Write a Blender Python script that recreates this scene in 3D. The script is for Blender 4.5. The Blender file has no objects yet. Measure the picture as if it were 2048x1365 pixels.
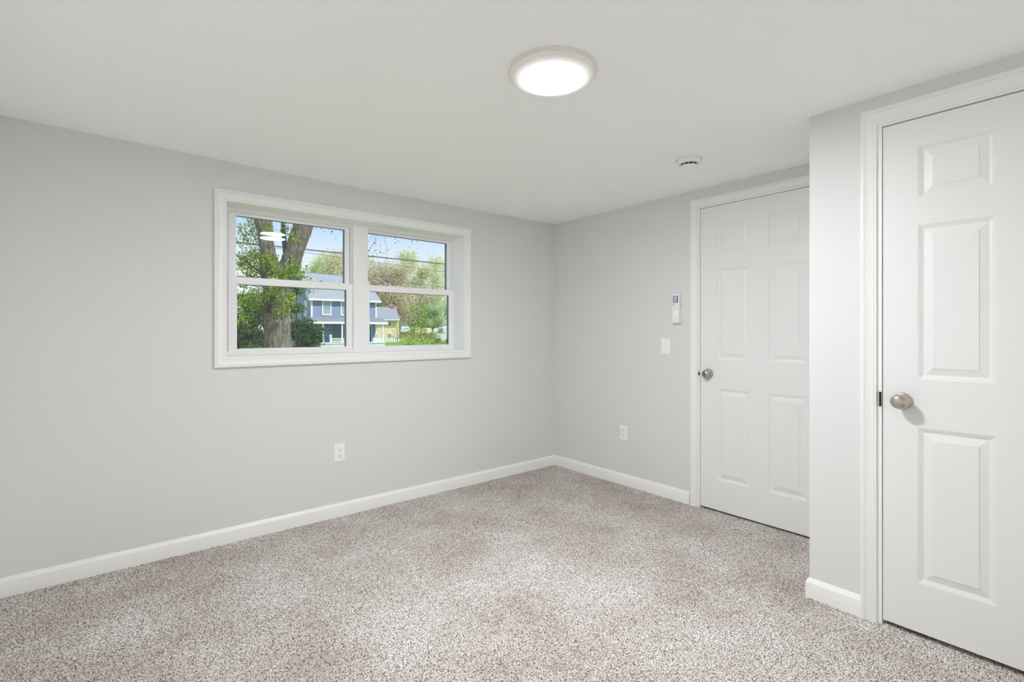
import bpy, bmesh, math, random
import numpy as np
from mathutils import Vector

# ------------------------------------------------------------------ scene, camera, world, sun, exposure
S = bpy.context.scene
COL = S.collection
CAM = (-3.0974, -3.1494, 1.1889)
YAW = 0.880565                      # heading of the lens, measured from +x towards +y
FPX, HORIZON = 983.68, 663.71       # focal length and horizon in pixels of the 2048x1365 frame
cd = bpy.data.cameras.new('camera')
cd.sensor_width = 36.0
cd.lens = FPX / 2048 * 36
cd.shift_y = (HORIZON - 682.5) / 2048
cd.clip_start, cd.clip_end = 0.02, 600
cam = bpy.data.objects.new('camera', cd)
COL.objects.link(cam)
cam.location = CAM
cam.rotation_euler = (math.pi / 2, 0, YAW - math.pi / 2)
S.camera = cam

S.view_settings.view_transform = 'Standard'
S.view_settings.look = 'None'
S.view_settings.gamma = 1
S.view_settings.use_curve_mapping = False
S.view_settings.exposure = 0.0
S.cycles.max_bounces = 28
S.cycles.diffuse_bounces = 24
S.cycles.glossy_bounces = 5
S.cycles.transparent_max_bounces = 24
S.cycles.caustics_reflective = False
S.cycles.caustics_refractive = False
S.cycles.use_denoising = True

LAMP_L = 272.0      # radiance of the lit middle of the ceiling light's diffuser

def lin(r, g, b):
    f = lambda c: c / 12.92 if c <= 0.04045 else ((c + 0.055) / 1.055) ** 2.4
    return (f(r / 255), f(g / 255), f(b / 255), 1.0)

world = bpy.data.worlds.new('sky')
S.world = world
world.use_nodes = True
wn, wl = world.node_tree.nodes, world.node_tree.links
wn.clear()
w_out = wn.new('ShaderNodeOutputWorld')
w_bg = wn.new('ShaderNodeBackground')
w_tc = wn.new('ShaderNodeTexCoord')
w_sp = wn.new('ShaderNodeSeparateXYZ')
w_rp = wn.new('ShaderNodeValToRGB')
wl.new(w_tc.outputs['Generated'], w_sp.inputs[0])
wl.new(w_sp.outputs['Z'], w_rp.inputs[0])
wl.new(w_rp.outputs[0], w_bg.inputs[0])
wl.new(w_bg.outputs[0], w_out.inputs[0])
w_bg.inputs[1].default_value = 1.12
el = w_rp.color_ramp.elements
el[0].position, el[0].color = 0.0, lin(246, 249, 252)
el[1].position, el[1].color = 1.0, lin(208, 220, 236)
for pos, c in ((0.10, (242, 247, 252)), (0.15, (222, 236, 253)), (0.20, (188, 217, 252)), (0.30, (176, 210, 250)), (0.5, (206, 222, 244))):
    e = el.new(pos)
    e.color = lin(*c)

sd = bpy.data.lights.new('sun', 'SUN')
sd.energy = 4.0
sd.angle = 0.05
sd.color = (1.0, 0.95, 0.87)
sun = bpy.data.objects.new('sun', sd)
COL.objects.link(sun)
sun.rotation_euler = Vector((-0.38, 0.72, -0.80)).to_track_quat('-Z', 'Y').to_euler()

# ------------------------------------------------------------------ helpers
random.seed(7)
RNG = np.random.default_rng(11)
FW = np.array([math.cos(YAW), math.sin(YAW), 0.0])
RT = np.array([math.sin(YAW), -math.cos(YAW), 0.0])
UP = np.array([0.0, 0.0, 1.0])
EYE = np.array(CAM)

def survey(px, py, depth):
    """World point seen at a pixel of the photograph, at a depth estimated for it."""
    return EYE + depth * (FW + RT * (px - 1024) / FPX + UP * (HORIZON - py) / FPX)

class MB:
    def __init__(self):
        self.v, self.f, self.m, self.mi = [], [], [], 0
    def vert(self, p):
        self.v.append(tuple(float(c) for c in p))
        return len(self.v) - 1
    def face(self, pts, m=None):
        self.f.append([self.vert(p) for p in pts])
        self.m.append(self.mi if m is None else m)
    def idx(self, ids, m=None):
        self.f.append(list(ids))
        self.m.append(self.mi if m is None else m)
    def hexa(self, c, m=None):
        """c: 8 corners, bottom ring then top ring (both counter-clockwise from above)."""
        b = [self.vert(p) for p in c]
        for q in ((3, 2, 1, 0), (4, 5, 6, 7), (0, 1, 5, 4), (1, 2, 6, 5), (2, 3, 7, 6), (3, 0, 4, 7)):
            self.idx([b[i] for i in q], m)
    def box(self, x0, x1, y0, y1, z0, z1, m=None):
        x0, x1 = min(x0, x1), max(x0, x1)
        y0, y1 = min(y0, y1), max(y0, y1)
        z0, z1 = min(z0, z1), max(z0, z1)
        self.hexa([(x0, y0, z0), (x1, y0, z0), (x1, y1, z0), (x0, y1, z0),
                   (x0, y0, z1), (x1, y0, z1), (x1, y1, z1), (x0, y1, z1)], m)
    def rings(self, rings, closed=True, cap0=False, cap1=False, m=None):
        ids = [[self.vert(p) for p in r] for r in rings]
        n = len(ids[0])
        for a, b in zip(ids, ids[1:]):
            for i in range(n if closed else n - 1):
                j = (i + 1) % n
                self.idx([a[i], a[j], b[j], b[i]], m)
        if cap0: self.idx(ids[0][::-1], m)
        if cap1: self.idx(ids[-1], m)
    def lathe(self, c, axis, prof, n=32, m=None, cap0=True, cap1=True):
        """prof: (radius, height along axis)."""
        a = Vector(axis).normalized()
        t = Vector((0, 0, 1)) if abs(a.z) < 0.9 else Vector((1, 0, 0))
        e1 = a.cross(t).normalized()
        e2 = a.cross(e1)
        c = Vector(c)
        rs = []
        for r, h in prof:
            rs.append([c + a * h + (e1 * math.cos(2 * math.pi * k / n) + e2 * math.sin(2 * math.pi * k / n)) * max(r, 1e-5) for k in range(n)])
        self.rings(rs, True, cap0, cap1, m)
    def tube(self, pts, rad, n=8, m=None, cap=True):
        pts = [Vector(p) for p in pts]
        if not hasattr(rad, '__len__'): rad = [rad] * len(pts)
        rs, e1 = [], None
        for i, p in enumerate(pts):
            d = (pts[min(i + 1, len(pts) - 1)] - pts[max(i - 1, 0)]).normalized()
            if e1 is None:
                e1 = d.cross(Vector((0.31, 0.87, 0.2)) if abs(d.y) < 0.8 else Vector((1, 0, 0.1))).normalized()
            e1 = (e1 - d * e1.dot(d)).normalized()
            e2 = d.cross(e1)
            rs.append([p + (e1 * math.cos(2 * math.pi * k / n) + e2 * math.sin(2 * math.pi * k / n)) * rad[i] for k in range(n)])
        self.rings(rs, True, cap, cap, m)
    def build(self, name, mats, parent=None, origin=None, smooth=None, bevel=0.0, weld=True):
        if not isinstance(mats, (list, tuple)): mats = [mats]
        O = np.zeros(3) if origin is None else np.array(origin, float)
        me = bpy.data.meshes.new(name)
        vv = np.array(self.v, float).reshape(-1, 3) - O
        me.from_pydata(vv.tolist(), [], self.f)
        for k in mats: me.materials.append(k)
        me.polygons.foreach_set('material_index', self.m)
        bm = bmesh.new()
        bm.from_mesh(me)
        if weld: bmesh.ops.remove_doubles(bm, verts=bm.verts, dist=1e-5)
        bmesh.ops.recalc_face_normals(bm, faces=bm.faces)
        if bevel > 0:
            ed = [e for e in bm.edges if len(e.link_faces) == 2 and e.calc_face_angle(0) > 0.6]
            bmesh.ops.bevel(bm, geom=ed, offset=bevel, segments=2, profile=0.6, affect='EDGES', clamp_overlap=True)
        bm.to_mesh(me)
        bm.free()
        if smooth is not None:
            me.polygons.foreach_set('use_smooth', [True] * len(me.polygons))
            me.set_sharp_from_angle(angle=math.radians(smooth))
        o = bpy.data.objects.new(name, me)
        COL.objects.link(o)
        if parent is not None:
            o.parent = parent
        else:
            o.location = O
        return o

def tag(o, label=None, cat=None, group=None, kind=None):
    if label: o['label'] = label
    if cat: o['category'] = cat
    if group: o['group'] = group
    if kind: o['kind'] = kind
    return o

def empty(name, loc, label=None, cat=None, group=None, kind=None):
    o = bpy.data.objects.new(name, None)
    o.empty_display_size = 0.05
    COL.objects.link(o)
    o.location = tuple(float(c) for c in loc)
    return tag(o, label, cat, group, kind)

# ------------------------------------------------------------------ materials
def mat(name, color, rough=0.5, metal=0.0, spec=0.5, build=None):
    m = bpy.data.materials.new(name)
    m.use_nodes = True
    b = m.node_tree.nodes['Principled BSDF']
    b.inputs['Base Color'].default_value = color if len(color) == 4 else (*color, 1)
    b.inputs['Roughness'].default_value = rough
    b.inputs['Metallic'].default_value = metal
    b.inputs['Specular IOR Level'].default_value = spec
    if build: build(m.node_tree, b)
    return m

def node(t, kind, **kw):
    n = t.nodes.new(kind)
    for k, v in kw.items():
        if hasattr(n, k) and not (k in n.inputs.keys()): setattr(n, k, v)
        else: n.inputs[k].default_value = v
    return n

def coords(t, scale=(1, 1, 1)):
    g = t.nodes.new('ShaderNodeTexCoord')
    mp = t.nodes.new('ShaderNodeMapping')
    mp.inputs['Scale'].default_value = scale
    t.links.new(g.outputs['Object'], mp.inputs[0])
    return mp.outputs[0]

def ramp(t, fac, stops, interp='LINEAR'):
    r = t.nodes.new('ShaderNodeValToRGB')
    r.color_ramp.interpolation = interp
    e = r.color_ramp.elements
    e[0].position, e[0].color = stops[0][0], stops[0][1]
    e[1].position, e[1].color = stops[-1][0], stops[-1][1]
    for p, c in stops[1:-1]:
        k = e.new(p)
        k.color = c
    t.links.new(fac, r.inputs[0])
    return r.outputs[0]

def bump(t, b, height, strength, dist):
    n = t.nodes.new('ShaderNodeBump')
    n.inputs['Strength'].default_value = strength
    n.inputs['Distance'].default_value = dist
    t.links.new(height, n.inputs['Height'])
    t.links.new(n.outputs[0], b.inputs['Normal'])
    return n

def noise_bump(scale, strength, dist, stretch=(1, 1, 1), detail=3):
    def f(t, b):
        n = node(t, 'ShaderNodeTexNoise', Scale=scale, Detail=detail)
        t.links.new(coords(t, stretch), n.inputs['Vector'])
        bump(t, b, n.outputs['Fac'], strength, dist)
    return f

M_WALL = mat('wall_paint', lin(221, 221, 219), 0.62, spec=0.3, build=noise_bump(260, 0.06, 0.002))
M_CEIL = mat('ceiling_paint', lin(250, 251, 250), 0.8, spec=0.2, build=noise_bump(200, 0.05, 0.002))
M_TRIM = mat('white_trim_paint', lin(238, 238, 236), 0.38, build=noise_bump(60, 0.04, 0.001))
M_VINYL = mat('white_vinyl', lin(241, 240, 240), 0.35)
M_PLATE = mat('white_plastic', lin(242, 242, 239), 0.3)
M_DARK = mat('dark_gap', lin(38, 32, 30), 0.8)
M_DARKMETAL = mat('dark_latch', lin(60, 52, 46), 0.4, metal=0.6)
M_NICKEL = mat('satin_nickel', lin(196, 188, 178), 0.26, metal=1.0, build=noise_bump(500, 0.05, 0.0005, (1, 1, 8)))
M_GASKET = mat('glazing_gasket', lin(58, 66, 72), 0.6)
M_SPACER = mat('glazing_spacer', lin(104, 122, 132), 0.5)

def grain(stretch):
    def f(t, b):
        n = node(t, 'ShaderNodeTexNoise', Scale=9.0, Detail=5.0, Distortion=1.1)
        t.links.new(coords(t, stretch), n.inputs['Vector'])
        bump(t, b, n.outputs['Fac'], 0.16, 0.004)
    return f
M_DOOR_V = mat('door_paint_upright_grain', lin(231, 231, 229), 0.4, build=grain((14, 14, 1.3)))
M_DOOR_H = mat('door_paint_level_grain', lin(231, 231, 229), 0.4, build=grain((14, 1.3, 14)))

def carpet(t, b):
    """twisted yarn tips: pale and mid flecks a few millimetres across, shade of the gaps painted dark, softly trodden patches."""
    v = node(t, 'ShaderNodeTexVoronoi', Scale=300.0)
    t.links.new(coords(t), v.inputs['Vector'])
    w = node(t, 'ShaderNodeTexWhiteNoise')
    t.links.new(v.outputs['Position'], w.inputs['Vector'])
    f = node(t, 'ShaderNodeTexNoise', Scale=235.0, Detail=2.0, Roughness=0.7, Distortion=0.5)
    t.links.new(coords(t), f.inputs['Vector'])
    mf = node(t, 'ShaderNodeMath', operation='MULTIPLY_ADD')
    mf.inputs[1].default_value = 0.22
    t.links.new(w.outputs['Value'], mf.inputs[0])
    t.links.new(f.outputs['Fac'], mf.inputs[2])
    c1 = ramp(t, mf.outputs[0], [(0.44, lin(70, 57, 50)), (0.50, lin(118, 104, 95)), (0.55, lin(178, 167, 159)),  # dark stops paint the shade between the tufts
                                  (0.63, lin(222, 216, 211)), (0.76, lin(254, 252, 250))])
    n = node(t, 'ShaderNodeTexNoise', Scale=1.9, Detail=5.0, Roughness=0.62)
    t.links.new(coords(t), n.inputs['Vector'])
    c2 = ramp(t, n.outputs['Fac'], [(0.34, (0.75, 0.705, 0.66, 1)), (0.62, (1, 0.995, 0.99, 1))])  # pile-lay shading of the trodden patches, mixed into the colour
    mx = node(t, 'ShaderNodeMix', data_type='RGBA', blend_type='MULTIPLY')
    mx.inputs[0].default_value = 1.0
    t.links.new(c1, mx.inputs[6])
    t.links.new(c2, mx.inputs[7])
    t.links.new(mx.outputs[2], b.inputs['Base Color'])
    bump(t, b, f.outputs['Fac'], 0.55, 0.004)
M_CARPET = mat('flecked_carpet', lin(180, 168, 158), 0.95, spec=0.1, build=carpet)

def glass_mat():
    m = bpy.data.materials.new('window_glass')
    m.use_nodes = True
    t = m.node_tree
    t.nodes.clear()
    out = t.nodes.new('ShaderNodeOutputMaterial')
    tr = t.nodes.new('ShaderNodeBsdfTransparent')
    tr.inputs[0].default_value = (0.97, 0.985, 0.98, 1)
    gl = t.nodes.new('ShaderNodeBsdfGlossy')
    gl.inputs['Roughness'].default_value = 0.0
    fr = t.nodes.new('ShaderNodeFresnel')
    fr.inputs[0].default_value = 1.45
    mx = t.nodes.new('ShaderNodeMixShader')
    t.links.new(fr.outputs[0], mx.inputs[0])
    t.links.new(tr.outputs[0], mx.inputs[1])
    t.links.new(gl.outputs[0], mx.inputs[2])
    t.links.new(mx.outputs[0], out.inputs[0])
    return m
M_GLASS = glass_mat()

# ------------------------------------------------------------------ the room shell
H = 2.15                      # ceiling height
XL, YN = -3.478, -3.95        # side wall behind the left edge of the view, wall behind the camera
XC, YC = -0.667, -2.299       # closet front plane and its free corner
WO = (-2.579, -0.980, 1.046, 1.925)      # window opening: x0, x1, z0, z1
WT = 0.22                     # outside wall thickness
D1 = (-1.396, -2.164)         # doorway in the right wall (slab left and right edge)
D2 = (-2.568, -3.336)         # doorway in the closet front
DTOP = 2.020

def floor_mesh():
    st = 0.004
    xs = np.arange(XL - 0.02, 0.065, st)
    ys = np.arange(YN - 0.02, 0.021, st)
    X, Y = np.meshgrid(xs, ys, indexing='ij')
    nx, ny = X.shape
    X = X + RNG.uniform(-0.42, 0.42, X.shape) * st
    Y = Y + RNG.uniform(-0.42, 0.42, Y.shape) * st
    Z = RNG.uniform(-0.003, 0.003, X.shape)
    me = bpy.data.meshes.new('floor')
    me.vertices.add(nx * ny)
    me.vertices.foreach_set('co', np.stack([X, Y, Z], -1).astype(np.float32).ravel())
    a = np.arange(nx * ny).reshape(nx, ny)
    q = np.stack([a[:-1, :-1], a[1:, :-1], a[1:, 1:], a[:-1, 1:]], -1).reshape(-1)
    nf = (nx - 1) * (ny - 1)
    me.loops.add(nf * 4)
    me.loops.foreach_set('vertex_index', q.astype(np.int32))
    me.polygons.add(nf)
    me.polygons.foreach_set('loop_start', np.arange(0, nf * 4, 4, dtype=np.int32))
    me.polygons.foreach_set('use_smooth', np.ones(nf, dtype=bool))
    me.update()
    me.materials.append(M_CARPET)
    o = bpy.data.objects.new('floor', me)
    COL.objects.link(o)
    return o
tag(floor_mesh(), 'flecked grey brown wall to wall carpet', kind='structure')

b = MB()
b.box(XL - 0.3, 0.3, YN - 0.3, 0.3, -0.2, -0.02)
tag(b.build('floor_slab', M_DARK), kind='structure')

# ceiling: plasterboard with a slight sag along the window wall
b = MB()
NX, NY = 28, 24
def sag(x, y):
    t = max(0.0, 1.0 + y / 1.3)
    s = np.interp(x, [-3.6, -2.9, -2.0, -0.9, 0.1], [0.009, 0.002, -0.012, -0.008, 0.0])
    return H + s * t * t * (3 - 2 * t) if t < 1 else H + s
g = [[b.vert((XL - 0.2 + (0.2 - XL + 0.1) * i / NX, YN - 0.2 + (0.22 - YN) * j / NY,
              sag(XL - 0.2 + (0.3 - XL) * i / NX, YN - 0.2 + (0.22 - YN) * j / NY))) for j in range(NY + 1)] for i in range(NX + 1)]
for i in range(NX):
    for j in range(NY):
        b.idx([g[i][j], g[i][j + 1], g[i + 1][j + 1], g[i + 1][j]])
b.box(XL - 0.3, 0.3, YN - 0.3, 0.3, H + 0.05, H + 0.25)
tag(b.build('ceiling', M_CEIL, smooth=30), 'smooth white painted ceiling', kind='structure')

ZT = H + 0.06
def wall_with_hole(b, a0, a1, z0, z1, h, n0, n1, P):
    """wall slab from a0 to a1 along the wall, hole h=(ha0,ha1,hz0,hz1), thickness n0..n1; P maps (a, n, z)."""
    def bx(u0, u1, w0, w1):
        if u1 - u0 < 1e-6 or w1 - w0 < 1e-6: return
        c = [P(u, n, w) for w in (w0, w1) for (u, n) in ((u0, n0), (u1, n0), (u1, n1), (u0, n1))]
        b.hexa(c)
    bx(a0, h[0], z0, z1)
    bx(h[1], a1, z0, z1)
    bx(h[0], h[1], h[3], z1)
    bx(h[0], h[1], z0, h[2])

b = MB()
wall_with_hole(b, XL - 0.2, 0.25, -0.05, ZT, WO, 0.0, WT, lambda a, n, z: (a, n, z))
tag(b.build('wall_left', M_WALL), 'light grey painted window wall', kind='structure')

b = MB()                                     # wall with the far door: recess for the slab, solid behind
wall_with_hole(b, YN - 0.2, 0.0, -0.05, ZT, (D1[1] - 0.02, D1[0] + 0.02, -0.05, DTOP + 0.02), 0.0, 0.06, lambda a, n, z: (n, a, z))
b.box(0.06, 0.2, YN - 0.2, 0.2, -0.05, ZT)
tag(b.build('wall_right', M_WALL), 'light grey painted wall with the far door', kind='structure')

b = MB()                                     # closet box with the near door
wall_with_hole(b, YN - 0.2, YC, -0.05, ZT, (D2[1] - 0.02, D2[0] + 0.02, -0.05, DTOP + 0.02), 0.0, 0.06, lambda a, n, z: (XC + n, a, z))
b.box(XC + 0.06, XC + 0.12, YN - 0.2, YC, -0.05, ZT)
b.box(XC + 0.12, 0.0, YC - 0.1, YC, -0.05, ZT)
tag(b.build('wall_closet', M_WALL), 'light grey painted closet wall with the near door', kind='structure')

b = MB()
b.box(XL - 0.2, XL, YN - 0.2, 0.0, -0.05, ZT)
tag(b.build('wall_side', M_CEIL), kind='structure')  # unseen wall, made whiter than the grey ones to bounce light into the room
b = MB()
b.box(XL, XC, YN - 0.2, YN, -0.05, ZT)
tag(b.build('wall_near', M_CEIL), kind='structure')  # also out of view, white for the same added bounce light

# ------------------------------------------------------------------ baseboards and casings
BP = [(0.0, 0.087), (0.0035, 0.0868), (0.0050, 0.0850), (0.0068, 0.0790), (0.0078, 0.0775), (0.0122, 0.0700), (0.013, 0.0675), (0.013, -0.01)]
def baseboard(name, path, normals):
    """path: corner points on the wall face; normals: outward direction per point (mitred)."""
    b = MB()
    b.rings([[(p[0] + n[0] * t, p[1] + n[1] * t, z) for t, z in BP] + [(p[0], p[1], -0.01)] for p, n in zip(path, normals)], True, True, True)
    return tag(b.build(name, M_TRIM, smooth=25), kind='structure')
baseboard('baseboard_left', [(XL, 0), (0, 0)], [(1, -1), (-1, -1)])
baseboard('baseboard_right', [(0, 0), (0, D1[0] + 0.0745)], [(-1, -1), (-1, 0)])
baseboard('baseboard_closet', [(0, YC), (XC, YC), (XC, -2.4985)], [(-1, 1), (-1, 1), (-1, 0)])
baseboard('baseboard_side', [(XL, YN), (XL, 0)], [(1, 1), (1, -1)])
baseboard('baseboard_near', [(XC, YN), (XL, YN)], [(-1, 1), (1, 1)])

# casing section: (distance out from the inner edge, thickness)
CP = [(0.0, 0.0), (0.0, 0.0085), (0.0015, 0.010), (0.0065, 0.010), (0.0075, 0.0092), (0.0085, 0.011), (0.013, 0.0118), (0.0145, 0.0105),
      (0.030, 0.0128), (0.036, 0.0152), (0.0372, 0.0166), (0.0385, 0.0146), (0.0396, 0.0146), (0.0406, 0.0170), (0.0455, 0.0174), (0.0465, 0.0160), (0.0475, 0.0172), (0.0515, 0.0160), (0.0515, 0.0)]
def door_casing(name, x, yl, yr, top, w, wt):
    """casing around a doorway on a wall facing -x; yl, yr inner edges left and right."""
    s = w / 0.0515
    b = MB()
    rs = []
    for corner in ('bl', 'tl', 'tr', 'br'):
        r = []
        for u, t in CP:
            y = yl + u * s if 'l' in corner else yr - u * s
            z = -0.01 if 'b' in corner else top + u * wt / 0.0515
            r.append((x - t, y, z))
        rs.append(r)
    b.rings(rs, True, True, True)
    o = b.build(name, M_TRIM, smooth=22)
    return tag(o, kind='structure')

def door_jamb(parent, x, yl, yr, top):
    b = MB()
    b.box(x - 0.001, x + 0.058, yl, yl + 0.0185, -0.01, top + 0.0165)
    b.box(x - 0.001, x + 0.058, yr, yr - 0.0185, -0.01, top + 0.0165)
    b.box(x - 0.001, x + 0.058, yr, yl, top, top + 0.0165)
    for (y0, y1) in ((yl, yl - 0.011), (yr, yr + 0.011)):
        b.box(x + 0.0405, x + 0.058, y0, y1, -0.01, top)
    b.box(x + 0.0405, x + 0.058, yr, yl, top - 0.011, top)
    return b.build('door_jamb', M_TRIM, parent, bevel=0.001)

PS = [0.112, 0.329, 0.439, 0.656]                         # panel edges across the slab
PZ = [(0.213, 0.815), (1.004, 1.602), (1.706, 1.908)]     # panel edges in height
RING = [(0.0, 0.0), (0.0012, -0.0016), (0.0042, -0.0018), (0.0052, -0.0036), (0.0082, -0.0038), (0.0092, -0.0058), (0.0125, -0.0066),
        (0.0165, -0.0082), (0.0185, -0.0082), (0.0430, -0.0024), (0.0440, -0.0004)]
def panel_door(name, x, yl, label, gap):
    """six panel slab facing -x, its left edge at y = yl."""
    W, z0, z1, TH = 0.768, gap, DTOP - 0.0025, 0.035
    b = MB()
    F = lambda s, z, n: (x - n, yl - s, z)
    sc = [0.0, PS[0], PS[1], PS[2], PS[3], W]
    zc = [z0, PZ[0][0], PZ[0][1], PZ[1][0], PZ[1][1], PZ[2][0], PZ[2][1], z1]
    for i in range(5):
        for j in range(7):
            s0, s1, a, c = sc[i], sc[i + 1], zc[j], zc[j + 1]
            if i in (1, 3) and j in (1, 3, 5):
                prev = None
                for (u, d) in RING:
                    cur = [F(s0 + u, a + u, d), F(s1 - u, a + u, d), F(s1 - u, c - u, d), F(s0 + u, c - u, d)]
                    if prev:
                        for k in range(4):
                            b.face([prev[k], prev[(k + 1) % 4], cur[(k + 1) % 4], cur[k]], 0)
                    prev = cur
                b.face(prev, 0)
            else:
                b.face([F(s0, a, 0), F(s1, a, 0), F(s1, c, 0), F(s0, c, 0)], 0 if (i in (0, 4) or j in (1, 3, 5)) else 1)
    for q in ([(0, z0), (0, z1)], [(0, z1), (W, z1)], [(W, z1), (W, z0)], [(W, z0), (0, z0)]):
        (s0, a), (s1, c) = q
        b.face([F(s0, a, 0), F(s1, c, 0), F(s1, c, -TH), F(s0, a, -TH)], 0)
    b.face([F(0, z0, -TH), F(W, z0, -TH), F(W, z1, -TH), F(0, z1, -TH)], 0)
    o = b.build(name, [M_DOOR_V, M_DOOR_H], origin=(x, yl, 0.0), smooth=12)
    return tag(o, label, kind='structure')

# far door
OX1 = 0.004
dr = panel_door('door_1', OX1, D1[0], 'white six panel door in the far right wall', 0.014)
O1 = (OX1, D1[0], 0.0)
b = MB()
b.lathe((OX1, -1.452, 0.908), (-1, 0, 0), [(0.0325, 0.0), (0.0325, 0.004), (0.029, 0.0085), (0.020, 0.011), (0.0125, 0.013), (0.0115, 0.020), (0.0150, 0.024)], 36)
kn = b.build('door_knob', M_NICKEL, dr, O1, smooth=35)
b = MB()
b.lathe((OX1, -1.452, 0.908), (-1, 0, 0), [(0.0135, 0.0215), (0.0195, 0.0245), (0.0245, 0.0300), (0.0262, 0.0370), (0.0250, 0.0440), (0.0205, 0.0490), (0.0125, 0.0518), (0.0118, 0.0500)], 36)
b.build('knob_ball', M_NICKEL, dr, O1, smooth=40)
b = MB()
b.lathe((OX1, -1.452, 0.908), (-1, 0, 0), [(0.0115, 0.048), (0.0115, 0.0508), (0.0098, 0.0512)], 24)
cy = b.build('lock_cylinder', mat('lock_face', lin(150, 140, 130), 0.35, metal=1.0), dr, O1, smooth=40)
b = MB()
b.box(OX1 - 0.0520, OX1 - 0.0508, -1.4540, -1.4500, 0.9015, 0.9145)
b.build('keyhole', M_DARK, cy, O1)

def latch_plate(parent, x, y, z, half=0.029):
    """strike plate let into the jamb edge: dark latch mortise with a rounded metal lip beside it."""
    b = MB()
    b.box(x - 0.0030, x + 0.016, y + 0.0002, y + 0.0066, z - half, z + half, 1)
    b.box(x - 0.0062, x - 0.0008, y + 0.0066, y + 0.0086, z - half, z + half, 0)
    b.box(x - 0.0062, x - 0.0008, y + 0.0086, y + 0.0136, z - half * 0.80, z + half * 0.80, 0)
    return b.build('strike_plate', [M_NICKEL, M_DARK], parent)
cs = door_casing('trim_1', 0.0, D1[0] + 0.0125, D1[1] - 0.0125, DTOP + 0.008, 0.0525, 0.053)
tag(cs, 'white casing around the far door')
door_jamb(cs, 0.0, D1[0] + 0.0025, D1[1] - 0.0025, DTOP + 0.0005)
latch_plate(cs, 0.0, D1[0] + 0.0028, 0.905, 0.011)

# near door
OX2 = XC + 0.004
dr2 = panel_door('door_2', OX2, D2[0], 'white six panel closet door at the right edge', 0.020)
O2 = (OX2, D2[0], 0.0)
KZ, KY = 0.915, -2.632
b = MB()
b.lathe((OX2, KY, KZ), (-1, 0, 0), [(0.0325, 0.0), (0.0325, 0.004), (0.030, 0.009), (0.021, 0.012), (0.0135, 0.014), (0.0120, 0.026), (0.0170, 0.032)], 48)
b.build('door_knob', M_NICKEL, dr2, O2, smooth=35)
b = MB()
b.lathe((OX2, KY, KZ), (-1, 0, 0), [(0.0160, 0.030), (0.0225, 0.0335), (0.0272, 0.040), (0.0290, 0.048), (0.0282, 0.055), (0.0262, 0.0590), (0.0255, 0.0592),
                                    (0.0235, 0.0622), (0.0180, 0.0656), (0.010, 0.0676), (0.0, 0.0682)], 48, cap1=False)
b.build('knob_ball', M_NICKEL, dr2, O2, smooth=40)
cs = door_casing('trim_2', XC, D2[0] + 0.0185, D2[1] - 0.0185, DTOP + 0.0105, 0.0525, 0.0650)
tag(cs, 'white casing around the closet door')
door_jamb(cs, XC, D2[0] + 0.0020, D2[1] - 0.0020, DTOP + 0.002)
latch_plate(cs, XC, D2[0] + 0.0035, 0.915, 0.029)

# ------------------------------------------------------------------ the window
def frame_sweep(b, x0, x1, z0, z1, prof, y):
    """mitred picture-frame around a rectangle; prof: (out, towards the room)."""
    rs = []
    for (sx, sz, X, Z) in ((-1, -1, x0, z0), (1, -1, x1, z0), (1, 1, x1, z1), (-1, 1, x0, z1), (-1, -1, x0, z0)):
        rs.append([(X + sx * u, y - t, Z + sz * u) for u, t in prof])
    b.rings(rs, True)

b = MB()
WC = [(u * 0.0575 / 0.0515, t * 1.25) for u, t in CP]
frame_sweep(b, WO[0], WO[1], WO[2], WO[3], WC, 0.0)
cs = tag(b.build('trim_3', M_TRIM, smooth=22), 'white casing around the window', kind='structure')
b = MB()                                             # jamb extension lining the opening
J = 0.012
y0, y1 = -0.0085, 0.138
b.box(WO[0], WO[0] + J * 0.2, y0 - 0.0003, y1, WO[2] - 0.002, WO[3] + 0.002)
b.box(WO[1] - J * 0.2, WO[1], y0 - 0.0003, y1, WO[2] - 0.002, WO[3] + 0.002)
b.box(WO[0], WO[1], y0, y1, WO[3] - 0.003, WO[3])
b.box(WO[0], WO[1], y0, y1, WO[2], WO[2] + 0.004)
b.build('jamb_extension', M_TRIM, cs)

def rect_frame(b, x0, x1, z0, z1, wl, wr, wb, wt, y0, y1):
    b.box(x0, x0 + wl, y0, y1, z0, z1)
    b.box(x1 - wr, x1, y0, y1, z0, z1)
    b.box(x0 + wl, x1 - wr, y0, y1, z0, z0 + wb)
    b.box(x0 + wl, x1 - wr, y0, y1, z1 - wt, z1)

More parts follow.
